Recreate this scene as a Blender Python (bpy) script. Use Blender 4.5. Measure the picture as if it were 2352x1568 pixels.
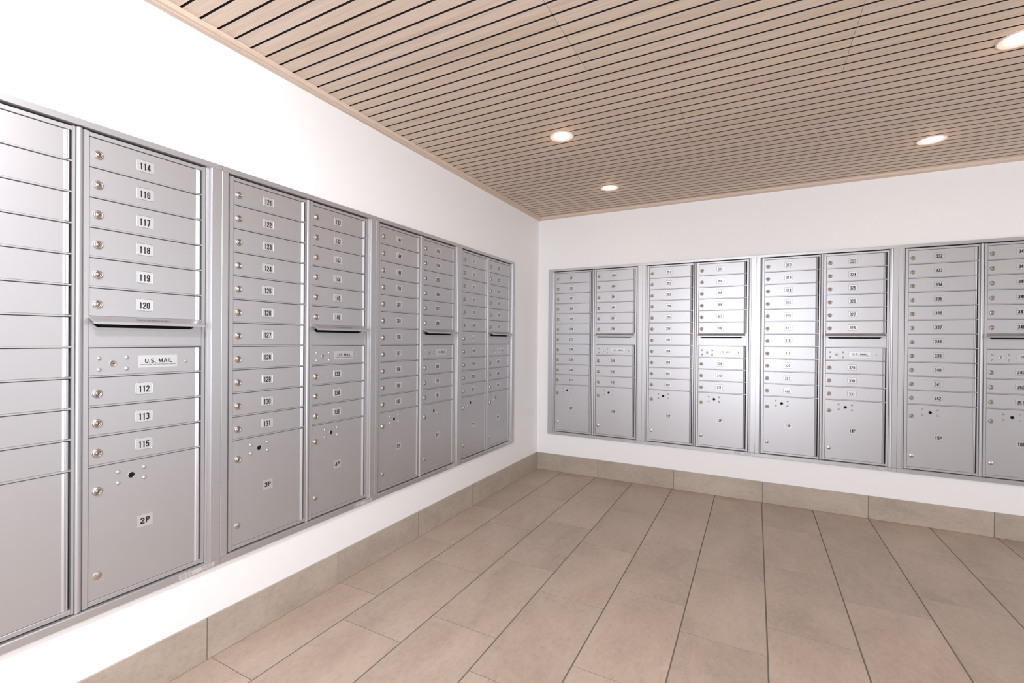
import bpy, bmesh, math, random
from mathutils import Matrix, Vector
PI = math.pi
S = bpy.context.scene
for o in list(bpy.data.objects):
    bpy.data.objects.remove(o)
C = S.collection

# ------------------------------------------------------------------ camera
F_PX, PPX, PPY = 1087.43, 1126.58, 785.06
YAW, PITCH, ROLL = math.radians(29.2134), math.radians(-0.2362), math.radians(0.4513)
CAM = Vector((1.7146, -3.9433, 1.1559))
fwd = Vector((-math.sin(YAW) * math.cos(PITCH), math.cos(YAW) * math.cos(PITCH), math.sin(PITCH)))
rgt = Vector((math.cos(YAW), math.sin(YAW), 0))
upv = rgt.cross(fwd)
rgt, upv = rgt * math.cos(ROLL) + upv * math.sin(ROLL), upv * math.cos(ROLL) - rgt * math.sin(ROLL)
cd = bpy.data.cameras.new('camera')
cd.sensor_width = 36.0
cd.lens = F_PX / 2352 * 36
cd.shift_x = (1176 - PPX) / 2352
cd.shift_y = (PPY - 784) / 2352
cd.clip_start = 0.02
cam = bpy.data.objects.new('camera', cd)
C.objects.link(cam)
m = Matrix.Identity(4)
for i in range(3):
    m[i][0], m[i][1], m[i][2], m[i][3] = rgt[i], upv[i], -fwd[i], CAM[i]
cam.matrix_world = m
S.camera = cam

# ------------------------------------------------------------------ world, light, exposure
S.view_settings.view_transform = 'Standard'
S.view_settings.look = 'None'
S.view_settings.gamma = 1
S.view_settings.use_curve_mapping = False
S.view_settings.exposure = 0.33
w = bpy.data.worlds.new('world')
S.world = w
w.use_nodes = True
w.node_tree.nodes['Background'].inputs[0].default_value = (0.93, 0.95, 1.0, 1)
w.node_tree.nodes['Background'].inputs[1].default_value = 1.0

def area(name, loc, target, sx, sy, power, color):
    l = bpy.data.lights.new(name, 'AREA')
    l.shape = 'RECTANGLE'; l.size = sx; l.size_y = sy; l.energy = power; l.color = color
    o = bpy.data.objects.new(name, l)
    o.location = loc
    o.rotation_euler = (Vector(target) - Vector(loc)).to_track_quat('-Z', 'Y').to_euler()
    C.objects.link(o)
    return o
# unseen fill lamps added in place of daylight
# one added in the doorway behind the camera
# one added in the opening of the side wall
# both openings are added as well and stay out of view
area('added_entrance_fill', (1.75, -4.97, 1.30), (1.70, -1.9, 2.2), 1.22, 1.4, 62, (0.87, 0.925, 1.0))
area('added_side_fill', (4.74, -1.6, 1.3), (0.0, -2.0, 2.7), 1.7, 1.5, 11, (0.90, 0.95, 1.0))
# two unseen fill lamps added overhead to brighten the near end
area('added_fill_left', (1.1, -3.85, 2.235), (0.2, -3.6, 0), 0.3, 0.3, 38, (0.94, 0.955, 1.0))
area('added_fill_right', (2.53, -3.9, 2.235), (2.0, -3.9, 0), 0.3, 0.3, 6, (0.94, 0.955, 1.0))

# ------------------------------------------------------------------ sizes
ROW = 0.0889            # height of one mailbox row
ZTOP = 1.7464           # top of the first door
HP = 4.4845 * ROW       # parcel door height
ZBOT = ZTOP - 11 * ROW - HP
W2 = 0.3651             # second column offset
P = 0.7996              # cabinet spacing
SL, SR = 1.2662, 0.169
DL = {0: 0.0048, 1: -0.0013, 2: -0.0052, 3: 0.0}
DR = {0: 0.0, 1: 0.0, 2: 0.0011, 3: -0.0029}
T_TOP, T_BOT = ZTOP + 0.0376, ZBOT - 0.042
Z0 = T_BOT
ZC = 2.2311             # underside of the ceiling trim
ZS = 2.25               # underside of the slats
ROOM_X, ROOM_Y = 4.7, -4.9
UL, UR = -0.0506, 0.749

# ------------------------------------------------------------------ materials
def mat(name, base=(0.8, 0.8, 0.8), rough=0.5, metal=0.0, spec=0.5):
    mt = bpy.data.materials.new(name)
    mt.use_nodes = True
    b = mt.node_tree.nodes['Principled BSDF']
    b.inputs['Base Color'].default_value = (*base, 1)
    b.inputs['Roughness'].default_value = rough
    b.inputs['Metallic'].default_value = metal
    b.inputs['Specular IOR Level'].default_value = spec
    return mt, mt.node_tree, b

def nd(nt, t, **kw):
    n = nt.nodes.new(t)
    for k, v in kw.items():
        setattr(n, k, v)
    return n

def noise(nt, vec, scale, detail=4, rough=0.5, dist=0.0):
    n = nd(nt, 'ShaderNodeTexNoise')
    n.inputs['Scale'].default_value = scale
    n.inputs['Detail'].default_value = detail
    n.inputs['Roughness'].default_value = rough
    n.inputs['Distortion'].default_value = dist
    if vec: nt.links.new(vec, n.inputs['Vector'])
    return n

def ramp(nt, fac, stops):
    r = nd(nt, 'ShaderNodeValToRGB')
    els = r.color_ramp.elements
    while len(els) < len(stops): els.new(0.5)
    for e, (p, c) in zip(els, stops):
        e.position = p; e.color = (*c, 1)
    nt.links.new(fac, r.inputs[0])
    return r

def mapping(nt, scale=(1, 1, 1), coord='Object'):
    tc = nd(nt, 'ShaderNodeTexCoord')
    mp = nd(nt, 'ShaderNodeMapping')
    mp.inputs['Scale'].default_value = scale
    nt.links.new(tc.outputs[coord], mp.inputs[0])
    return mp.outputs[0]

def mixc(nt, a, b, fac, mode='MULTIPLY'):
    n = nd(nt, 'ShaderNodeMix', data_type='RGBA', blend_type=mode)
    for s, v in ((n.inputs[0], fac), (n.inputs[6], a), (n.inputs[7], b)):
        if hasattr(v, 'links') or hasattr(v, 'is_linked'): nt.links.new(v, s)
        elif isinstance(v, (int, float)): s.default_value = v
        else: s.default_value = (*v, 1)
    return n.outputs[2]

def bump(nt, b, h, strength, dist=0.001):
    n = nd(nt, 'ShaderNodeBump')
    n.inputs['Strength'].default_value = strength
    n.inputs['Distance'].default_value = dist
    nt.links.new(h, n.inputs['Height'])
    nt.links.new(n.outputs[0], b.inputs['Normal'])

# painted wall
M_WALL, nt, b = mat('wall_paint', (0.86, 0.85, 0.85), 0.6)
v = mapping(nt)
bump(nt, b, noise(nt, v, 160, 3).outputs[0], 0.25, 0.0012)
M_WALLSIDE = M_WALL
# brushed, clear coated aluminium
def aluminium(name, base, rough, metal):
    mt, nt, b = mat(name, base, rough, metal)
    v = mapping(nt, (1, 1, 60))
    n = noise(nt, v, 30, 2)
    r = nd(nt, 'ShaderNodeMapRange')
    r.inputs[3].default_value = rough - 0.03; r.inputs[4].default_value = rough + 0.04
    nt.links.new(n.outputs[0], r.inputs[0]); nt.links.new(r.outputs[0], b.inputs['Roughness'])
    v2 = mapping(nt)
    n2 = noise(nt, v2, 260, 2)
    bump(nt, b, n2.outputs[0], 0.05, 0.0004)
    return mt
M_ALU = aluminium('silver_door_finish', (0.505, 0.500, 0.515), 0.435, 0.76)
M_TRIM = aluminium('silver_trim_finish', (0.515, 0.512, 0.527), 0.40, 0.78)
M_DARK, _, _ = mat('painted_recess_shade', (0.012, 0.011, 0.012), 0.8, 0.0, 0.1)  # shade in gaps and holes put into the colour
M_LOCK, nt, b = mat('nickel_lock', (0.60, 0.53, 0.47), 0.33, 1.0)
M_LOCKC, _, _ = mat('lock_core', (0.40, 0.35, 0.31), 0.35, 1.0)
M_LOCKD, nt, b = mat('lock_keyway', (0.05, 0.045, 0.04), 0.4, 0.5)
M_INK, _, _ = mat('black_lettering', (0.012, 0.012, 0.014), 0.45)
M_CLEAR, nt, b = mat('label_film', (0.60, 0.595, 0.60), 0.36, 0.6)
M_STICK, nt, b = mat('sticker_film', (0.60, 0.575, 0.57), 0.4, 0.3)
M_INK2, _, _ = mat('dark_grey_lettering', (0.06, 0.055, 0.06), 0.5)
M_GREY, _, _ = mat('grey_print', (0.27, 0.25, 0.25), 0.5)
M_PLATE_EDGE, _, _ = mat('plate_border', (0.42, 0.40, 0.42), 0.4)

# wood slats
def wood(name, along):
    mt, nt, b = mat(name, (0.6, 0.45, 0.35), 0.6, 0.0, 0.3)
    sc = (0.5, 14, 14) if along == 'x' else (14, 0.5, 14)
    v = mapping(nt, sc)
    at = nd(nt, 'ShaderNodeAttribute', attribute_name='piece')
    add = nd(nt, 'ShaderNodeVectorMath', operation='ADD')
    nt.links.new(v, add.inputs[0]); nt.links.new(at.outputs['Vector'], add.inputs[1])
    n1 = noise(nt, add.outputs[0], 3.2, 5, 0.6, 0.4)
    n2 = noise(nt, add.outputs[0], 22, 3, 0.6)
    r1 = ramp(nt, n1.outputs[0], [(0.25, (0.61, 0.485, 0.39)), (0.5, (0.70, 0.57, 0.47)), (0.75, (0.765, 0.645, 0.54))])
    r2 = ramp(nt, n2.outputs[0], [(0.35, (0.90, 0.885, 0.87)), (0.6, (1.0, 1.0, 1.0))])
    c = mixc(nt, r1.outputs[0], r2.outputs[0], 1.0)
    wn = nd(nt, 'ShaderNodeTexWhiteNoise', noise_dimensions='3D')
    nt.links.new(at.outputs['Vector'], wn.inputs['Vector'])
    r3 = ramp(nt, wn.outputs['Value'], [(0.0, (0.93, 0.92, 0.91)), (0.5, (1.0, 0.985, 0.96)), (1.0, (1.0, 1.0, 1.03))])
    c = mixc(nt, c, r3.outputs[0], 1.0)
    nt.links.new(c, b.inputs['Base Color'])
    bump(nt, b, n2.outputs[0], 0.1, 0.0005)
    return mt
M_SLAT = wood('pale_wood_slats', 'x')
M_WOODX = wood('pale_wood_trim_x', 'x')
M_WOODY = wood('pale_wood_trim_y', 'y')
M_FELT, _, _ = mat('black_backing', (0.012, 0.009, 0.012), 0.9)

# floor / base tiles
def tile(name, cols, scale=(1, 1, 1)):
    mt, nt, b = mat(name, (0.5, 0.4, 0.35), 0.5)
    v = mapping(nt, scale)
    at = nd(nt, 'ShaderNodeAttribute', attribute_name='piece')
    add = nd(nt, 'ShaderNodeVectorMath', operation='ADD')
    nt.links.new(v, add.inputs[0]); nt.links.new(at.outputs['Vector'], add.inputs[1])
    n1 = noise(nt, add.outputs[0], 3.0, 6, 0.62, 0.5)
    n2 = noise(nt, add.outputs[0], 40, 8, 0.78, 0.3)
    r1 = ramp(nt, n1.outputs[0], [(0.3, cols[0]), (0.52, cols[1]), (0.75, cols[2])])
    r2 = ramp(nt, n2.outputs[0], [(0.30, (0.84, 0.83, 0.825)), (0.48, (0.97, 0.97, 0.97)), (0.7, (1.09, 1.08, 1.07))])
    n3 = noise(nt, add.outputs[0], 0.7, 1, 0.5)
    r3 = ramp(nt, n3.outputs[0], [(0.35, (0.90, 0.91, 0.91)), (0.65, (1.0, 0.985, 0.98))])
    n4 = noise(nt, v, 120, 2, 0.6)
    r4 = ramp(nt, n4.outputs[0], [(0.22, (0.80, 0.79, 0.78)), (0.34, (1, 1, 1))])
    c = mixc(nt, r1.outputs[0], r2.outputs[0], 1.0)
    c = mixc(nt, c, r3.outputs[0], 1.0)
    c = mixc(nt, c, r4.outputs[0], 0.8)
    nt.links.new(c, b.inputs['Base Color'])
    bump(nt, b, n2.outputs[0], 0.25, 0.0012)
    return mt
M_TILE = tile('floor_tile', [(0.415, 0.325, 0.262), (0.485, 0.383, 0.312), (0.54, 0.433, 0.357)], (1.4, 0.7, 1))
M_BASE = tile('base_tile', [(0.39, 0.325, 0.265), (0.46, 0.385, 0.32), (0.52, 0.435, 0.365)], (1, 1, 1.5))
M_GROUT, _, _ = mat('grout', (0.15, 0.13, 0.10), 0.8)

# lamp
M_RING, _, _ = mat('downlight_ring', (0.66, 0.60, 0.585), 0.4)
M_GLOW, nt, b = mat('downlight_lens', (1, 1, 1), 0.4)
b.inputs['Emission Color'].default_value = (1.0, 0.76, 0.50, 1)
b.inputs['Emission Strength'].default_value = 13.0

# ------------------------------------------------------------------ mesh helpers
class MB:
    def __init__(s): s.v = []; s.f = []; s.m = []; s.sm = []; s.piece = []; s.cur = 0.0
    def add(s, vs, fs, mi=0, smooth=False):
        n = len(s.v); s.v += [tuple(p) for p in vs]
        for f in fs:
            s.f.append([n + i for i in f]); s.m.append(mi); s.sm.append(smooth); s.piece.append(s.cur)
    def box(s, x0, x1, y0, y1, z0, z1, mi=0):
        vs = [(x, y, z) for z in (z0, z1) for y in (y0, y1) for x in (x0, x1)]
        s.add(vs, [(0, 2, 3, 1), (4, 5, 7, 6), (0, 1, 5, 4), (2, 6, 7, 3), (0, 4, 6, 2), (1, 3, 7, 5)], mi)
    def prof_z(s, pts, z0, z1, mi=0):
        """closed polygon (u,d), counter-clockwise seen from above with y=-d, extruded along z"""
        n = len(pts)
        vs = [(u, -d, z) for z in (z0, z1) for u, d in pts]
        fs = [(i, (i + 1) % n, n + (i + 1) % n, n + i) for i in range(n)]
        s.add(vs, fs + [tuple(range(n))[::-1], tuple(range(n, 2 * n))], mi)
    def prof_u(s, pts, u0, u1, mi=0):
        """closed polygon (z,d) extruded along u"""
        n = len(pts)
        vs = [(u, -d, z) for u in (u0, u1) for z, d in pts]
        fs = [(i, (i + 1) % n, n + (i + 1) % n, n + i) for i in range(n)]
        s.add(vs, fs + [tuple(range(n))[::-1], tuple(range(n, 2 * n))], mi)
    def lathe(s, prof, u, z, seg=28, mi=0, axis='d', smooth=True, base=0.0):
        """prof: (r,d) from outer to centre, turned about an axis facing the room"""
        vs = []
        for r, d in prof:
            for k in range(seg):
                a = 2 * PI * k / seg
                if axis == 'd': vs.append((u + r * math.cos(a), -(d + base), z + r * math.sin(a)))
                else: vs.append((u + r * math.cos(a), z + r * math.sin(a), -d + base))
        fs = []
        for j in range(len(prof) - 1):
            for k in range(seg):
                k2 = (k + 1) % seg
                fs.append((j * seg + k, j * seg + k2, (j + 1) * seg + k2, (j + 1) * seg + k))
        s.add(vs, fs, mi, smooth)
        s.add([vs[(len(prof) - 1) * seg + k] for k in range(seg)], [tuple(range(seg))], mi)
    def build(s, name, mats, parent=None, fix=True):
        me = bpy.data.meshes.new(name)
        me.from_pydata(s.v, [], s.f)
        for mt in (mats if isinstance(mats, (list, tuple)) else [mats]): me.materials.append(mt)
        for p, mi, sm in zip(me.polygons, s.m, s.sm): p.material_index = mi; p.use_smooth = sm
        if any(s.piece):
            at = me.attributes.new('piece', 'FLOAT_VECTOR', 'FACE')
            for i, c in enumerate(s.piece):
                at.data[i].vector = (math.sin(c * 12.9898) * 43.0, math.cos(c * 78.233) * 37.0, c * 1.7)
        if fix:
            bm = bmesh.new(); bm.from_mesh(me)
            bmesh.ops.recalc_face_normals(bm, faces=bm.faces)
            bm.to_mesh(me); bm.free()
        me.update()
        o = bpy.data.objects.new(name, me)
        C.objects.link(o)
        if parent: o.parent = parent
        return o

def struct(o):
    o['kind'] = 'structure'
    return o

def child(name, me, parent, loc=(0, 0, 0), label=None):
    """link a copy sharing mesh data"""
    o = bpy.data.objects.new(name, me)
    C.objects.link(o); o.parent = parent; o.location = loc
    if label: o['label'] = label
    return o

# lettering: flat meshes from the built-in font, fitted to a height
_dg = None
def text_mesh(txt, h, xs=1.0, bold=0.0, spacing=1.0):
    cu = bpy.data.curves.new('t', 'FONT')
    cu.body = txt; cu.size = 1; cu.resolution_u = 4; cu.offset = bold; cu.space_character = spacing
    cu.align_x = 'LEFT'; cu.fill_mode = 'FRONT' if hasattr(cu, 'fill_mode') else None
    ob = bpy.data.objects.new('t', cu)
    C.objects.link(ob)
    dg = bpy.context.evaluated_depsgraph_get()
    me = bpy.data.meshes.new_from_object(ob.evaluated_get(dg))
    vs = [v.co.copy() for v in me.vertices]
    fs = [list(p.vertices) for p in me.polygons]
    bpy.data.objects.remove(ob); bpy.data.curves.remove(cu); bpy.data.meshes.remove(me)
    x0 = min(v.x for v in vs); x1 = max(v.x for v in vs); y0 = min(v.y for v in vs); y1 = max(v.y for v in vs)
    k = h / (y1 - y0)
    return [((v.x - (x0 + x1) / 2) * k * xs, (v.y - (y0 + y1) / 2) * k) for v in vs], fs
def put_text(mb, txt, u, z, d, h, xs=1.0, bold=0.0, spacing=1.0, mi=1, width=None):
    vs, fs = text_mesh(txt, h, xs, bold, spacing)
    if width:
        wv = max(a for a, _ in vs) - min(a for a, _ in vs)
        vs = [(a * width / wv, b_) for a, b_ in vs]
    mb.add([(u + a, -d, z + b_) for a, b_ in vs], [f if True else f for f in fs], mi)

# condensed signage digits drawn as strokes: centre lines in a cell 0..W by 0..1
def arc(cx, cy, rx, ry, a0, a1, n=8):
    return [(cx + rx * math.cos(math.radians(a0 + (a1 - a0) * i / n)), cy + ry * math.sin(math.radians(a0 + (a1 - a0) * i / n))) for i in range(n + 1)]
GW, GT = 0.44, 0.163
_a, _b, _m = GT / 2, 1 - GT / 2, 0.53
_l, _r = GT / 2, GW - GT / 2
_c, _q = GW / 2, (GW - GT) / 2
GLYPH = {
    '0': [arc(_c, _b - _q, _q, _q, 0, 180) + arc(_c, _a + _q, _q, _q, 180, 360) + [(_r, _b - _q)]],
    '1': [[(_c + 0.03, 0), (_c + 0.03, 1)], [(_c - 0.11, 0.80), (_c + 0.02, 0.84)]],
    '2': [[(_l, 0.70)] + arc(_c, _b - _q, _q, _q, 180, 0) + [(_r, 0.66), (_r - 0.02, 0.56), (_l + 0.01, 0.22), (_l, _a)], [(0, _a), (GW, _a)]],
    '3': [[(_l, 0.74)] + arc(_c, _b - _q, _q, _q, 180, 0) + [(_r, 0.64)] + arc(_c + 0.02, 0.64, _q - 0.02, 0.10, 0, -90) + arc(_c + 0.02, 0.42, _q - 0.02, 0.12, 90, 0) + arc(_c, _a + _q, _q, _q, 0, -180) + [(_l, 0.28)]],
    '4': [[(_r - 0.03, 0), (_r - 0.03, 1)], [(_r - 0.05, 0.96), (_l - 0.01, 0.26)], [(0, 0.25), (GW + 0.02, 0.25)]],
    '5': [[(GW, _b), (_l + 0.01, _b)], [(_l + 0.01, 1), (_l, 0.46)], [(_l, 0.54)] + arc(_c, 0.61 - _q, _q, _q, 140, 0) + arc(_c, _a + _q, _q, _q, 0, -180) + [(_l, 0.28)]],
    '6': [[(_r, 0.74)] + arc(_c, _b - _q, _q, _q, 0, 180) + arc(_c, _a + _q, _q, _q, 180, 360) + arc(_c, 0.60 - _q, _q, _q, 0, 180)],
    '7': [[(0, _b), (GW, _b)], [(_r, _b), (_r, 0.84), (_c - 0.03, 0)]],
    '8': [arc(_c, _b - _q, _q, _q, 0, 180) + arc(_c, 0.68, _q, 0.14, 180, 360) + [(_r, _b - _q)], arc(_c, 0.39, _q, 0.14, 0, 180) + arc(_c, _a + _q, _q, _q, 180, 360) + [(_r, 0.39)]],
    '9': [[(_l, 0.26)] + arc(_c, _a + _q, _q, _q, 180, 360) + arc(_c, _b - _q, _q, _q, 0, 180) + arc(_c, 0.40 + _q, _q, _q, 180, 360)],
    'P': [[(_l, 0), (_l, 1)], [(_l, _b)] + arc(_r - _q, _b - 0.20, _q, 0.20, 90, -90) + [(_l, _b - 0.40)]],
}
def stroke_text(mb, txt, u, z, d, h, adv, mi=1):
    x = u - adv * (len(txt) - 1) / 2 - GW * h / 2
    for ch in txt:
        for path in GLYPH[ch]:
            pts = [Vector((x + a * h, z - h / 2 + b_ * h)) for a, b_ in path]
            pts = [p for i, p in enumerate(pts) if i == 0 or (p - pts[i - 1]).length > 1e-7]
            t = GT * h / 2
            vs = []
            for i, p in enumerate(pts):
                d0 = (pts[i] - pts[i - 1]).normalized() if i else (pts[1] - pts[0]).normalized()
                d1 = (pts[i + 1] - pts[i]).normalized() if i < len(pts) - 1 else d0
                n0, n1 = Vector((-d0.y, d0.x)), Vector((-d1.y, d1.x))
                nn = (n0 + n1)
                nn = nn.normalized() if nn.length > 1e-3 else n0
                k = t / max(0.5, nn.dot(n0))
                vs += [p + nn * k, p - nn * k]
            mb.add([(q.x, -d, q.y) for q in vs], [(2 * i, 2 * i + 1, 2 * i + 3, 2 * i + 2) for i in range(len(pts) - 1)], mi)
        x += adv

WIDE = {
    'U': (0.66, [[(0.08, 1), (0.08, 0.36)] + arc(0.33, 0.33, 0.25, 0.25, 180, 360) + [(0.58, 1)]]),
    'S': (0.64, [arc(0.32, 0.72, 0.23, 0.20, 20, 180) + arc(0.32, 0.72, 0.23, 0.20, 180, 270)[1:] + arc(0.32, 0.28, 0.24, 0.21, 80, 0) + arc(0.32, 0.28, 0.24, 0.21, 0, -160)[1:]]),
    '.': (0.20, [[(0.10, 0.0), (0.10, 0.16)]]),
    'M': (0.80, [[(0.08, 0), (0.08, 1)], [(0.09, 0.98), (0.40, 0.02)], [(0.40, 0.02), (0.71, 0.98)], [(0.72, 1), (0.72, 0)]]),
    'A': (0.74, [[(0.06, 0), (0.36, 0.98)], [(0.38, 0.98), (0.68, 0)], [(0.16, 0.27), (0.58, 0.27)]]),
    'I': (0.18, [[(0.09, 0), (0.09, 1)]]),
    'L': (0.56, [[(0.08, 0), (0.08, 1)], [(0.08, 0.075), (0.56, 0.075)]]),
    ' ': (0.26, []),
}
def ribbon(mb, path, x, z, h, k, t, d, mi):
    pts = [Vector((x + a * h * k, z - h / 2 + b_ * h)) for a, b_ in path]
    pts = [p for i, p in enumerate(pts) if i == 0 or (p - pts[i - 1]).length > 1e-7]
    vs = []
    for i, p in enumerate(pts):
        d0 = (pts[i] - pts[i - 1]).normalized() if i else (pts[1] - pts[0]).normalized()
        d1 = (pts[i + 1] - pts[i]).normalized() if i < len(pts) - 1 else d0
        n0, n1 = Vector((-d0.y, d0.x)), Vector((-d1.y, d1.x))
        nn = (n0 + n1).normalized() if (n0 + n1).length > 1e-3 else n0
        kk = t / max(0.5, nn.dot(n0))
        vs += [p + nn * kk, p - nn * kk]
    mb.add([(q.x, -d, q.y) for q in vs], [(2 * i, 2 * i + 1, 2 * i + 3, 2 * i + 2) for i in range(len(pts) - 1)], mi)
def wide_text(mb, txt, u, z, d, h, width, mi=1):
    tot = sum(WIDE[c][0] + 0.13 for c in txt) - 0.13
    k = width / (tot * h)
    x = u - width / 2
    for ch in txt:
        for path in WIDE[ch][1]: ribbon(mb, path, x, z, h, k, 0.094 * h, d, mi)
        x += (WIDE[ch][0] + 0.13) * h * k

def rrect(w_, h_, r, n=4):
    pts = []
    for cx, cy, a0 in ((w_/2 - r, h_/2 - r, 0), (-w_/2 + r, h_/2 - r, 90), (-w_/2 + r, -h_/2 + r, 180), (w_/2 - r, -h_/2 + r, 270)):
        for i in range(n + 1):
            a = math.radians(a0 + 90 * i / n)
            pts.append((cx + r * math.cos(a), cy + r * math.sin(a)))
    return pts

# ------------------------------------------------------------------ room shell
def wall_with_hole(name, mk, s0, s1, h0, h1, hole, thick, material):
    """mk maps (s, depth, z) to room coordinates; hole = (sa, sb, za, zb)"""
    mb = MB()
    sa, sb, za, zb = hole
    def bx(a, b_, c, d):
        if b_ - a < 1e-6 or d - c < 1e-6: return
        vs = [mk(s_, t, z) for z in (c, d) for t in (0, thick) for s_ in (a, b_)]
        mb.add(vs, [(0, 2, 3, 1), (4, 5, 7, 6), (0, 1, 5, 4), (2, 6, 7, 3), (0, 4, 6, 2), (1, 3, 7, 5)])
    bx(s0, sa, h0, h1); bx(sb, s1, h0, h1); bx(sa, sb, h0, za); bx(sa, sb, zb, h1)
    return struct(mb.build(name, material))
HT = 2.42
DEPTH = 0.42
la = SL + DL[0] + 3 * P + 0.036      # far-left end of the left bank (distance from corner)
lb = SL - 0.735
ra, rb = SR - 0.036, SR + DR[3] + 3 * P + 0.735
wall_with_hole('wall_left', lambda s_, t, z: (-t, -s_, z), -0.45, -ROOM_Y, 0, HT, (lb, la, ZBOT - 0.03, ZTOP + 0.03), 0.45, M_WALL)
wall_with_hole('wall_right', lambda s_, t, z: (s_, t, z), 0.0, ROOM_X + 0.2, 0, HT, (ra, rb, ZBOT - 0.03, ZTOP + 0.03), 0.45, M_WALL)
# rear and side walls stand behind / beside the camera; each has an unseen opening added to let light in
wall_with_hole('wall_rear', lambda s_, t, z: (s_, ROOM_Y - t, z), -0.45, ROOM_X + 0.2, 0, HT, (1.1, 2.4, 0.0, 2.12), 0.1, M_WALL)
wall_with_hole('wall_side', lambda s_, t, z: (ROOM_X + t, -s_, z), 0.0, -ROOM_Y, 0, HT, (0.7, 2.5, 0.0, 2.16), 0.1, M_WALL)

# floor tiles
random.seed(5)
mb = MB()
mb.box(-0.02, ROOM_X + 0.1, ROOM_Y - 1.2, 0.02, -0.03, -0.0008, 1)
xs = [0.24 + 0.305 * i for i in range(-1, 16)]
for i, x0 in enumerate(xs):
    off = 0.50 if i % 2 == 0 else 0.095
    x1 = x0 + 0.305
    xa, xb = max(x0 + 0.0021, 0.0), min(x1 - 0.0021, ROOM_X)
    if xa >= xb: continue
    k = -1
    while True:
        ya, yb = -(off + 0.61 * k), -(off + 0.61 * (k + 1))
        k += 1
        if ya < ROOM_Y - 1.1: break
        y1_, y0_ = min(ya - 0.0014, 0.0), yb + 0.0014
        if y1_ - y0_ < 0.01: continue
        mb.cur = random.uniform(0.1, 9)
        e = 0.0008
        vs = [(xa, y0_, -0.0028), (xb, y0_, -0.0028), (xb, y1_, -0.0028), (xa, y1_, -0.0028),
              (xa + e, y0_, 0), (xb - e, y0_, 0), (xb - e, y1_, 0), (xa + e, y1_, 0)]
        mb.add(vs, [(4, 5, 6, 7), (0, 1, 5, 4), (1, 2, 6, 5), (2, 3, 7, 6), (3, 0, 4, 7)])
struct(mb.build('floor', [M_TILE, M_GROUT]))

# tiled baseboards
def baseboard(name, mk, joints, s_end):
    mb = MB()
    js = [0.0] + joints
    while js[-1] < s_end: js.append(js[-1] + 0.61)
    js[-1] = min(js[-1], s_end)
    def bx(a, b_, c, d, t, mi):
        vs = [mk(s_, t_, z) for z in (c, d) for t_ in (0.0, t) for s_ in (a, b_)]
        mb.add(vs, [(0, 2, 3, 1), (4, 5, 7, 6), (0, 1, 5, 4), (2, 6, 7, 3), (0, 4, 6, 2), (1, 3, 7, 5)], mi)
    bx(0.0, s_end, 0.0, 0.149, 0.0078, 1)
    for a, b_ in zip(js[:-1], js[1:]):
        mb.cur = random.uniform(0.1, 9)
        if a > 0: a += 0.0017
        bx(a, b_ - 0.0017, 0.0015, 0.150, 0.0085, 0)
    return struct(mb.build(name, [M_BASE, M_GROUT]))
baseboard('baseboard_left', lambda s_, t, z: (t, -s_, z), [0.518, 1.13, 1.738, 2.347, 2.957], 4.9)
baseboard('baseboard_right', lambda s_, t, z: (s_ , -t, z), [0.562, 1.167, 1.77, 2.374, 2.97], ROOM_X)

# ceiling: wood slats with dark reveals between them
mb = MB()
mb.box(0.0, ROOM_X, ROOM_Y, 0.0, ZS + 0.014, ZS + 0.12, 1)
PITCHY, GAP = 0.0624, 0.0085
k = -1
joint_x = {-1: [], 0: [], 1: [2.012], 2: [1.398], 3: [2.012], 4: [1.11]}
LAMPS = [(0.80, -1.543), (0.797, -0.577), (2.532, -0.567), (2.535, -1.54)]
while True:
    yg = -0.08 - PITCHY * k            # groove on the corner side
    y1_, y0_ = yg - GAP / 2, yg - PITCHY + GAP / 2
    if y1_ > 0: y1_ = 0.0
    if y0_ < ROOM_Y: break
    pan = k // 8
    jx = joint_x.get(pan, [1.2 + 1.7 * ((pan * 0.37) % 1)])
    jx = sorted(jx)
    cuts = [0.0] + jx + [ROOM_X]
    for a, b_ in zip(cuts[:-1], cuts[1:]):
        mb.cur = random.uniform(0.1, 9)
        xa, xb = a + 0.0005, b_ - 0.0005
        mb.add([(xa, y0_, ZS), (xb, y0_, ZS), (xb, y1_, ZS), (xa, y1_, ZS)], [(3, 2, 1, 0)], 0)
        mb.add([(xa, y0_, ZS), (xb, y0_, ZS), (xb, y1_, ZS), (xa, y1_, ZS), (xa, y0_, ZS + 0.0135), (xb, y0_, ZS + 0.0135), (xb, y1_, ZS + 0.0135), (xa, y1_, ZS + 0.0135)],
               [(0, 1, 5, 4), (1, 2, 6, 5), (2, 3, 7, 6), (3, 0, 4, 7)], 1)
    k += 1
struct(mb.build('ceiling', [M_SLAT, M_FELT]))
# perimeter trim
mb = MB(); mb.cur = 0.7
pr = [(0, ZC), (0.025, ZC), (0.0262, ZC + 0.0015), (0.041, ZC + 0.0015), (0.0425, ZC + 0.003), (0.0425, ZS - 0.0001), (0, ZS - 0.0001)]
n = len(pr)
vs = [(a, y, z) for y in (ROOM_Y, -0.0) for a, z in pr]
mb.add(vs, [(i, (i + 1) % n, n + (i + 1) % n, n + i) for i in range(n)] + [tuple(range(n)), tuple(range(n, 2 * n))])
struct(mb.build('trim_1', M_WOODY))
mb = MB(); mb.cur = 1.3
vs = [(x, -a, z) for x in (0.0426, ROOM_X) for a, z in pr]
mb.add(vs, [(i, (i + 1) % n, n + (i + 1) % n, n + i) for i in range(n)] + [tuple(range(n)), tuple(range(n, 2 * n))])
struct(mb.build('trim_2', M_WOODX))

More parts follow.
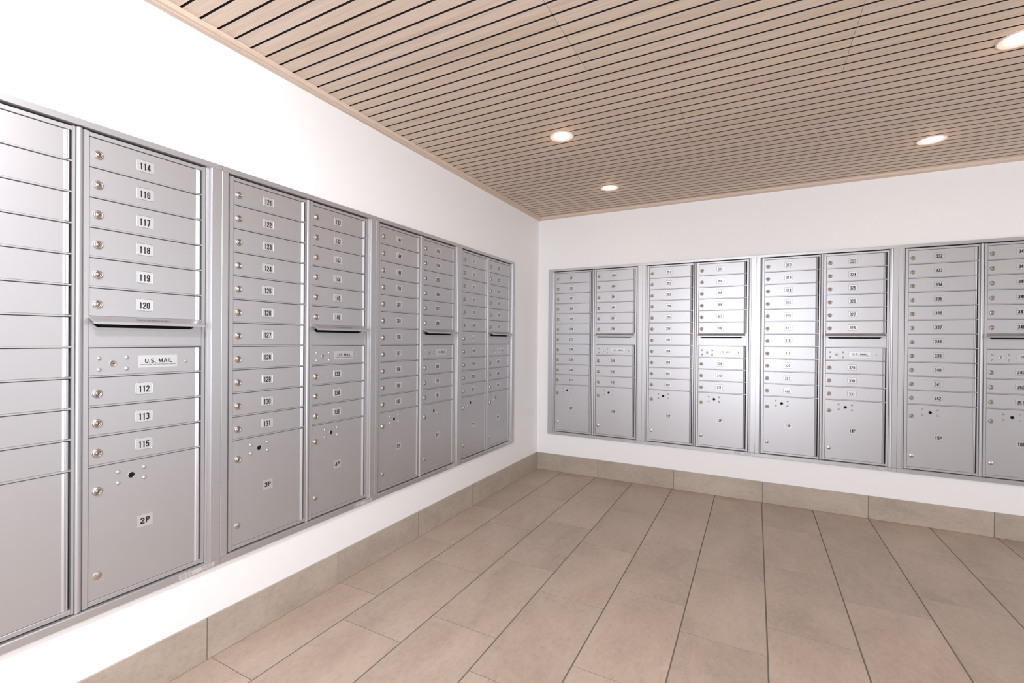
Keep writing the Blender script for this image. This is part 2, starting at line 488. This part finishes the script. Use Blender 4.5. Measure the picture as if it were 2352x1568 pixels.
# ------------------------------------------------------------------ mailbox parts (u to the right, d towards the room, z up)
def door_mesh(name, h, foot=0.0060):
    """hinged door, origin at its top-left corner; rounded hinge edge on the right"""
    mb = MB()
    front = [(0.0012, -0.013), (0.0012, -0.0012), (0.0022, 0.0), (0.3056, 0.0), (0.3098, 0.0031), (0.3106, 0.0033), (0.3111, 0.0022), (0.3118, 0.0020), (0.3134, 0.0034)]
    for i in range(7):
        a = PI * (1 - i / 6)
        front.append((0.3166 + 0.0028 * math.cos(a), 0.0010 + 0.0028 * math.sin(a)))
    front += [(0.3196, -0.001), (0.3196, -0.013)]
    zt, zb = -0.0018, -h + foot
    e = 0.0009
    # small chamfer at top and bottom edges of the front
    rows = [(zt, -0.0), (zb, -0.0)]
    mb.prof_z(front, zb, zt)
    return mb
def rim(mb, u, z, w_, h_, r, rise, wd, mi=0):
    """raised rounded rim with a chamfered inner edge"""
    o1 = rrect(w_ + 2 * wd, h_ + 2 * wd, r + wd); o2 = rrect(w_ + wd * 0.9, h_ + wd * 0.9, r + wd * .45); o3 = rrect(w_, h_, r)
    n = len(o1)
    vs = [(u + a, 0.0, z + b_) for a, b_ in o1] + [(u + a, -rise, z + b_) for a, b_ in o2] + [(u + a, -0.0002, z + b_) for a, b_ in o3]
    fs = []
    for j in (0, 1):
        for i in range(n):
            fs.append((j * n + i, j * n + (i + 1) % n, (j + 1) * n + (i + 1) % n, (j + 1) * n + i))
    mb.add(vs, fs, mi)
d1 = door_mesh('door', ROW)
rim(d1, 0.1475, -0.0428, 0.0455, 0.0365, 0.0055, 0.0008, 0.0016)
o = d1.build('door', M_ALU); ME_DOOR = o.data; bpy.data.objects.remove(o)
d2 = door_mesh('parcel_door', HP, 0.0016)
rim(d2, 0.152, -0.202, 0.043, 0.039, 0.001, 0.0004, 0.0010)
o = d2.build('parcel_door', M_ALU); ME_PARCEL = o.data; bpy.data.objects.remove(o)

mb = MB()   # cam lock of a tenant door
mb.lathe([(0.0132, 0.0), (0.0130, 0.0022), (0.0116, 0.0048), (0.0100, 0.0060), (0.0088, 0.0062), (0.0082, 0.0046)], 0, 0, 30, 0)
mb.lathe([(0.0083, 0.0046), (0.0074, 0.0046), (0.0072, 0.0060), (0.0054, 0.0062), (0.0050, 0.0050), (0.0045, 0.0050), (0.0043, 0.0060), (0.0002, 0.0062)], 0, 0, 30, 2)
mb.box(-0.0006, 0.0006, -0.0066, -0.0060, -0.0026, 0.0026, 1)
o = mb.build('lock', [M_LOCK, M_LOCKD, M_LOCKC]); ME_LOCK = o.data; bpy.data.objects.remove(o)
mb = MB()   # carrier's lock on the mail panel
mb.lathe([(0.0096, 0.0), (0.0095, 0.0012), (0.0086, 0.0022), (0.0076, 0.0018), (0.0070, 0.0012), (0.0002, 0.0014)], 0, 0, 26, 0)
mb.box(-0.0012, 0.0052, -0.0022, -0.0013, -0.0010, 0.0010, 1)
mb.lathe([(0.0022, 0.0021), (0.0002, 0.0022)], 0.0008, 0, 12, 1)
o = mb.build('carrier_lock', [M_LOCK, M_LOCKD]); ME_CLOCK = o.data; bpy.data.objects.remove(o)
mb = MB()   # blank plug
mb.lathe([(0.0118, 0.0), (0.0117, 0.0012), (0.0108, 0.0020), (0.0002, 0.0022)], 0, 0, 28, 0)
o = mb.build('blank_plug', M_LOCK); ME_PLUG = o.data; bpy.data.objects.remove(o)
mb = MB()   # hole for the customer key
mb.lathe([(0.0104, 0.0001), (0.0100, 0.0009), (0.0090, 0.0009), (0.0086, 0.0003)], 0, 0, 26, 0)
mb.lathe([(0.0088, 0.0004), (0.0002, 0.0004)], 0, 0, 26, 1)
o = mb.build('key_hole', [M_ALU, M_DARK]); ME_HOLE = o.data; bpy.data.objects.remove(o)
mb = MB()   # domed weld stud
mb.lathe([(0.0060, 0.0), (0.0056, 0.0016), (0.0046, 0.0030), (0.0030, 0.0040), (0.0015, 0.0044), (0.0002, 0.0045)], 0, 0, 18, 0)
o = mb.build('rivet', M_ALU); ME_RIVET = o.data; bpy.data.objects.remove(o)

def number_label(txt, parent, parcel=False):
    mb = MB()
    u, z, w_, h_, r = (0.152, -0.202, 0.043, 0.039, 0.001) if parcel else (0.1475, -0.0428, 0.0455, 0.0365, 0.0055)
    pts = rrect(w_ - 0.0006, h_ - 0.0006, r)
    n = len(pts)
    vs = [(a, -0.0004, b_) for a, b_ in pts] + [(a, 0.0, b_) for a, b_ in pts]
    mb.add(vs, [tuple(range(n))] + [(i, (i + 1) % n, n + (i + 1) % n, n + i) for i in range(n)], 0)
    if txt:
        if parcel:
            wide = len(txt) == 2
            if wide:
                for i, ch in enumerate(txt):
                    for path in GLYPH[ch]: ribbon(mb, path, -0.0149 + i * 0.0156, 0.0, 0.0185, 1.62, 0.00190, 0.0007, 1)
            else: stroke_text(mb, txt, 0.0, 0.0, 0.0007, 0.0225, 0.0112)
        else:
            stroke_text(mb, txt, -0.0009, -0.0018, 0.0007, 0.0213, 0.0108)
    o = mb.build('number_label', [M_CLEAR, M_INK], parent, fix=False)
    o.location = (u, 0, z)
    if txt: o['label'] = 'clear label printed ' + txt
    return o

def trim_right(base=0.0):
    return [(0.7040, 0.0), (0.7045, 0.0026), (0.7075, 0.0036), (0.7098, 0.0036), (0.7110, 0.0086), (0.7150, 0.0092), (0.7172, 0.0092), (0.7184, 0.0136), (0.7196, 0.0143)]

def make_unit(name, loc, rot, cols, label, group, ul, ur):
    root = bpy.data.objects.new(name, None)
    root.empty_display_size = 0.1
    C.objects.link(root)
    root.location = loc; root.rotation_euler = (0, 0, rot)
    root['label'] = label; root['category'] = 'mailbox'; root['group'] = group
    zt, zb = ZTOP - Z0, ZBOT - Z0                    # local heights
    tt, tb = T_TOP - Z0, T_BOT - Z0
    g = 0.0004
    ul, ur = ul + g, ur - g
    # recessed cabinet box
    mb = MB()
    mb.box(-0.026, 0.722, 0.016, DEPTH - 0.02, zb - 0.022, zt + 0.022, 0)
    mb.box(-0.024, 0.720, 0.0145, 0.0162, zb - 0.020, zt + 0.020, 1)  # dark sheet imitating the shade behind the doors
    mb.build('cabinet_box', [M_TRIM, M_DARK], root)
    # surrounding trim
    mb = MB()
    topb = zt + 0.0182; botb = zb - 0.0166
    mb.prof_u([(topb, -0.010), (topb, 0.0135), (topb + 0.0008, 0.0143), (tt - 0.0012, 0.0143), (tt, 0.0130), (tt, 0.0002), (topb + 0.004, 0.0002), (topb + 0.004, -0.010)], ul, ur)
    mb.prof_u([(botb, -0.010), (botb, 0.0120), (botb - 0.0030, 0.0143), (tb + 0.0012, 0.0143), (tb, 0.0130), (tb, 0.0002), (botb - 0.004, 0.0002), (botb - 0.004, -0.010)], ul, ur)
    mb.prof_z([(ul, 0.0002), (ul, 0.0134), (ul + 0.0008, 0.0141), (-0.0272, 0.0141), (-0.0260, 0.0132), (-0.0240, 0.0080), (-0.0215, 0.0074), (-0.0202, 0.0036), (-0.0180, 0.0030), (-0.0176, -0.004), (-0.0176, -0.010), (-0.026, -0.010), (-0.026, 0.0002)], botb, topb)
    mb.prof_z([(0.7040, -0.010)] + trim_right() + [(ur - 0.0008, 0.0141), (ur, 0.0134), (ur, 0.0002), (0.722, 0.0002), (0.722, -0.010)], botb, topb)
    mb.build('trim_frame', M_TRIM, root)
    # the two hinged master frames that carry the doors
    for c in (0, 1):
        mb = MB()
        o_ = W2 * c
        fl = -0.0165 if c == 0 else -0.0142
        fr = 0.332 if c == 0 else 0.3375
        top, bot = zt + 0.0140, zb - 0.0140
        d0, d1_ = -0.012, 0.0036
        # left stile
        mb.prof_z([(o_ + fl, d0), (o_ + fl, -0.0012), (o_ + fl + 0.0018, d1_), (o_ - 0.0006, d1_), (o_ + 0.0002, 0.0), (o_ + 0.0002, d0)], bot, top)
        # right stile
        if c == 0:
            mb.prof_z([(0.3246, d0), (0.3246, 0.0), (0.3252, d1_), (0.3318, d1_), (0.3326, 0.0), (0.3326, d0)], bot, top)
        else:
            mb.prof_z([(o_ + 0.3246, d0), (o_ + 0.3246, 0.0), (o_ + 0.3252, d1_), (o_ + fr - 0.0014, d1_), (o_ + fr, -0.0006), (o_ + fr, d0)], bot, top)
        # rails
        ua, ub = o_ + 0.0002, o_ + 0.3246
        mb.prof_u([(zt, d0), (zt, 0.0024), (zt + 0.0010, d1_), (top - 0.0022, d1_), (top, -0.0014), (top, d0)], ua, ub)
        mb.prof_u([(bot, d0), (bot, -0.0014), (bot + 0.0022, d1_), (zb - 0.0006, d1_), (zb + 0.0008, 0.0022), (zb + 0.0010, d0)], ua, ub)
        for k in range(1, 12):
            if c == 1 and k == 6: continue
            z_ = zt - k * ROW
            mb.prof_u([(z_, d0), (z_, 0.0020), (z_ + 0.0010, d1_), (z_ + 0.0042, d1_), (z_ + 0.0054, 0.0016), (z_ + 0.0054, d0)], ua, ub)
        mb.build('door_frame', M_ALU, root)
    # half-round meeting strip between the two master frames
    mb = MB()
    pts = [(0.3334, -0.012), (0.3334, 0.0)]
    for i in range(1, 12):
        a = PI * (1 - i / 12)
        pts.append((0.3419 + 0.0083 * math.cos(a), 0.0068 * math.sin(a)))
    pts += [(0.3504, 0.0), (0.3504, -0.012)]
    mb.prof_z(pts, zb - 0.0150, zt + 0.0150)
    mb.build('meeting_strip', M_ALU, root)
    # doors
    for c in (0, 1):
        o_ = W2 * c
        it = iter(cols[c][0])
        for k in range(11):
            if c == 1 and k in (6, 7): continue
            d = child('compartment_door', ME_DOOR, root, (o_, 0, zt - k * ROW))
            child('lock', ME_LOCK, d, (0.0225, 0, -0.0490))
            number_label(next(it), d)
        p_ = child('parcel_door', ME_PARCEL, root, (o_, 0, zt - 11 * ROW))
        child('lock', ME_LOCK, p_, (0.0235, 0, -0.0745))
        child('blank_plug', ME_PLUG, p_, (0.0240, 0, -0.3275))
        child('key_hole', ME_HOLE, p_, (0.1125, 0, -0.0465))
        for uu in (0.0768, 0.1485):
            for zz in (-0.0293, -0.0632): child('rivet', ME_RIVET, p_, (uu, 0, zz))
        number_label(cols[c][1], p_, True)
    # outgoing mail slot (second column)
    zr = zt - 6 * ROW
    mb = MB()
    sl0, sl1 = zr - 0.0140, zr - 0.0288        # slot top and bottom
    a0, a1 = W2 + 0.0004, W2 + 0.3240
    s0, s1 = W2 + 0.012, W2 + 0.300
    D = 0.0020
    mb.box(a0, a1, -D, 0.012, sl0, zr + 0.0052)
    for q0, q1 in ((a0, s0), (s1, a1)): mb.box(q0, q1, -D, 0.012, sl1, sl0)
    for sgn, q in ((1, s0), (-1, s1)):
        mb.prof_z([(0, 0)] * 3, 0, 0) if False else None
        vs = [(q, -D, sl1), (q + sgn * 0.010, -D, sl1), (q, -D, sl1 + 0.008), (q, 0.012, sl1), (q + sgn * 0.010, 0.012, sl1), (q, 0.012, sl1 + 0.008)]
        mb.add(vs, [(0, 1, 2), (3, 5, 4), (1, 4, 5, 2), (0, 3, 4, 1), (0, 2, 5, 3)])
    mb.box(a0, a1, -D, 0.012, zr - 0.0350, sl1)
    mb.box(a0, a1, -0.0008, 0.012, zr - 0.0357, zr - 0.0350)
    mb.prof_u([(zt - 7 * ROW + 0.0054, -0.012), (zt - 7 * ROW + 0.0054, 0.0020), (zr - 0.0357, 0.0020), (zr - 0.0357, -0.012)], a0, a1)
    pn = mb.build('outgoing_panel', M_ALU, root)
    mb = MB()
    u0, u1 = W2 - 0.0015, W2 + 0.3165
    th = 0.0022
    mb.prof_u([(zr + 0.0050, 0.0021), (zr + 0.0050, 0.0040), (zr + 0.0030, 0.0060), (zr - 0.0105, 0.0385), (zr - 0.0125, 0.0400), (zr - 0.0195, 0.0405), (zr - 0.0195, 0.0382),
               (zr - 0.0138, 0.0374), (zr + 0.0002, 0.0052), (zr + 0.0002, 0.0021)], u0, u1)
    # lettering on the slope
    vs, fs = text_mesh('OUTGOING MAIL', 0.0125, 1.0, 0.0)
    wv = max(a for a, _ in vs) - min(a for a, _ in vs)
    vs = [(a * 0.098 / wv, b_) for a, b_ in vs]
    za, da, zb_, db = zr + 0.0030, 0.0060, zr - 0.0105, 0.0385
    L = math.hypot(za - zb_, da - db)
    tz, td = (za - zb_) / L, (da - db) / L
    nz, nd_ = -td, tz
    cz_, cdd = (za + zb_) / 2, (da + db) / 2
    mb.add([(W2 + 0.163 + a, -(cdd + td * b_ + nd_ * 0.0003), cz_ + tz * b_ + nz * 0.0003) for a, b_ in vs], fs, 1)
    mb.build('slot_hood', [M_ALU, M_INK2], pn, fix=False)
    # carrier panel
    zr = zt - 7 * ROW
    mb = MB()
    q = [(0.0012, -0.013), (0.0012, -0.0012), (0.0022, 0.0), (0.3056, 0.0), (0.3098, 0.0031), (0.3106, 0.0033), (0.3111, 0.0022), (0.3118, 0.0020), (0.3134, 0.0034)]
    for i in range(7):
        a = PI * (1 - i / 6)
        q.append((0.3166 + 0.0028 * math.cos(a), 0.0010 + 0.0028 * math.sin(a)))
    q += [(0.3196, -0.001), (0.3196, -0.013)]
    mb.prof_z([(W2 + a, b_) for a, b_ in q], zr - ROW + 0.0060, zr - 0.0021)
    cp = mb.build('carrier_panel', M_ALU, root)
    child('carrier_lock', ME_CLOCK, cp, (W2 + 0.0620, 0, zr - 0.0490))
    for uu in (0.0270, 0.0980):
        for zz in (-0.0325, -0.0665): child('rivet', ME_RIVET, cp, (W2 + uu, 0, zr + zz))
    r_ = child('rivet', ME_RIVET, cp, (W2 + 0.2740, 0, zr - 0.0490)); r_.scale = (0.8, 0.8, 0.8)
    mb = MB()
    mb.box(W2 + 0.1290, W2 + 0.2465, -0.0005, 0.0, zr - 0.0662, zr - 0.0252, 2)
    mb.box(W2 + 0.1300, W2 + 0.2455, -0.0007, 0.0, zr - 0.0652, zr - 0.0262, 0)
    wide_text(mb, 'U.S. MAIL', W2 + 0.1895, zr - 0.0440, 0.0010, 0.0128, 0.082)
    put_text(mb, 'APPROVED BY THE POSTMASTER GENERAL', W2 + 0.1885, zr - 0.0562, 0.0010, 0.0036, 1, 0.0, 1.0, 1, 0.107)
    lp = mb.build('mail_plate', [M_CLEAR, M_INK, M_PLATE_EDGE], cp, fix=False)
    lp['label'] = 'silver plate reading U.S. MAIL'
    # printed strip on the lower trim
    mb = MB()
    zc = (botb + tb) / 2 - 0.0006
    x0, x1 = 0.614, 0.734
    mb.box(x0, x1, -0.0146, -0.0143, zc - 0.0078, zc + 0.0075, 0)
    for j in range(5):
        zz = zc + 0.0050 - j * 0.0023
        mb.box(x0 + 0.004, x0 + 0.019, -0.0148, -0.0146, zz - 0.0006, zz + 0.0004, 1)
        mb.box(x0 + 0.022, x0 + 0.042, -0.0148, -0.0146, zz - 0.0005, zz + 0.0003, 1)
    put_text(mb, 'FLORENCE', x0 + 0.094, zc + 0.0016, 0.0149, 0.0050, 1, 0.01, 1, 1, 0.033)
    for (a_, b_, c_, d_) in ((0.075, 0.0758, -0.0028, 0.0060), (0.075, 0.112, 0.0053, 0.0060), (0.075, 0.112, -0.0028, -0.0022), (0.070, 0.118, -0.0058, -0.0048)):
        mb.box(x0 + a_, x0 + b_, -0.0148, -0.0146, zc + c_, zc + d_, 1)
    st = mb.build('printed_strip', [M_STICK, M_GREY], root, fix=False)
    return root

def rng(a, b_): return [str(i) for i in range(a, b_ + 1)]
GROUP = 'recessed two-column mailbox cabinets'
left_units = [
    (([''] * 11, ''), (['114', '116', '117', '118', '119', '120', '112', '113', '115'], '2P'),
     'silver mailbox cabinet at the left photo edge, with numbers 112 to 120 and 2P'),
    ((rng(121, 131), '3P'), (['132', '142', '143', '144', '145', '146', '133', '134', '135'], '4P'),
     'silver mailbox cabinet on the left wall with parcel doors 3P and 4P'),
    ((['147', '148', '149', '150', '201', '202', '136', '137', '138', '139', '140'], '5P'), (rng(203, 210) + ['141'], '6P'),
     'silver mailbox cabinet on the left wall with parcel doors 5P and 6P'),
    ((rng(211, 221), '7P'), (rng(222, 230), '8P'),
     'silver mailbox cabinet on the left wall nearest the corner, with doors 7P and 8P'),
]
right_units = [
    ((rng(231, 241), '9P'), (rng(243, 250) + ['242'], '10P'),
     'silver mailbox cabinet on the right wall nearest the corner, with doors 9P and 10P'),
    ((rng(251, 259) + ['301', '302'], '11P'), (rng(303, 311), '12P'),
     'silver mailbox cabinet on the right wall with parcel doors 11P and 12P'),
    ((rng(312, 322), '13P'), (rng(323, 331), '14P'),
     'silver mailbox cabinet on the right wall with parcel doors 13P and 14P'),
    ((rng(332, 342), '15P'), (rng(343, 351), '16P'),
     'silver mailbox cabinet at the right photo edge, with parcel doors 15P and 16P'),
]
for i, (c0, c1, lab) in enumerate(left_units):
    s_ = SL + DL[i] + (3 - i) * P
    make_unit('mailbox_cabinet', (0, -s_, Z0), PI / 2, (c0, c1), lab, GROUP, UL, (P - DL[i + 1] + DL[i] + UL) if i < 3 else UR + 0.0134)
for i, (c0, c1, lab) in enumerate(right_units):
    s_ = SR + DR[i] + i * P
    make_unit('mailbox_cabinet', (s_, 0, Z0), 0, (c0, c1), lab, GROUP, UL - (0.0134 if i == 0 else 0.0), (P + DR[i + 1] - DR[i] + UL) if i < 3 else UR + 0.0134)

# ------------------------------------------------------------------ recessed downlights
LLAB = ['round downlight in the slatted ceiling, the left one farther from the corner',
        'small round downlight in the slatted ceiling nearest the room corner',
        'round downlight above the right wall near mailboxes 15P and 16P',
        'round downlight cut off by the right edge of the photo']
for (x, y), lab in zip(LAMPS, LLAB):
    r = bpy.data.objects.new('ceiling_downlight', None)
    C.objects.link(r); r.location = (x, y, ZS)
    r['label'] = lab; r['category'] = 'ceiling light'; r['group'] = 'recessed ceiling downlights'
    mb = MB()
    mb.lathe([(0.0655, 0.0), (0.0650, 0.0030), (0.0620, 0.0044), (0.0595, 0.0040), (0.0560, 0.0026), (0.0470, 0.0012), (0.0440, 0.0006)], 0, 0, 48, 0, 'z')
    mb.build('trim_ring', M_RING, r)
    mb = MB()
    mb.lathe([(0.0425, 0.0006), (0.0420, 0.0018), (0.0395, 0.0030), (0.030, 0.0040), (0.0002, 0.0045)], 0, 0, 40, 0, 'z')
    mb.build('lens', M_GLOW, r)
    l = bpy.data.lights.new('downlight_glow', 'POINT')
    l.shadow_soft_size = 0.02; l.energy = 0.13; l.color = (1.0, 0.62, 0.34)
    lo = bpy.data.objects.new('downlight_glow', l)
    C.objects.link(lo); lo.parent = r; lo.location = (0, 0, -0.032)
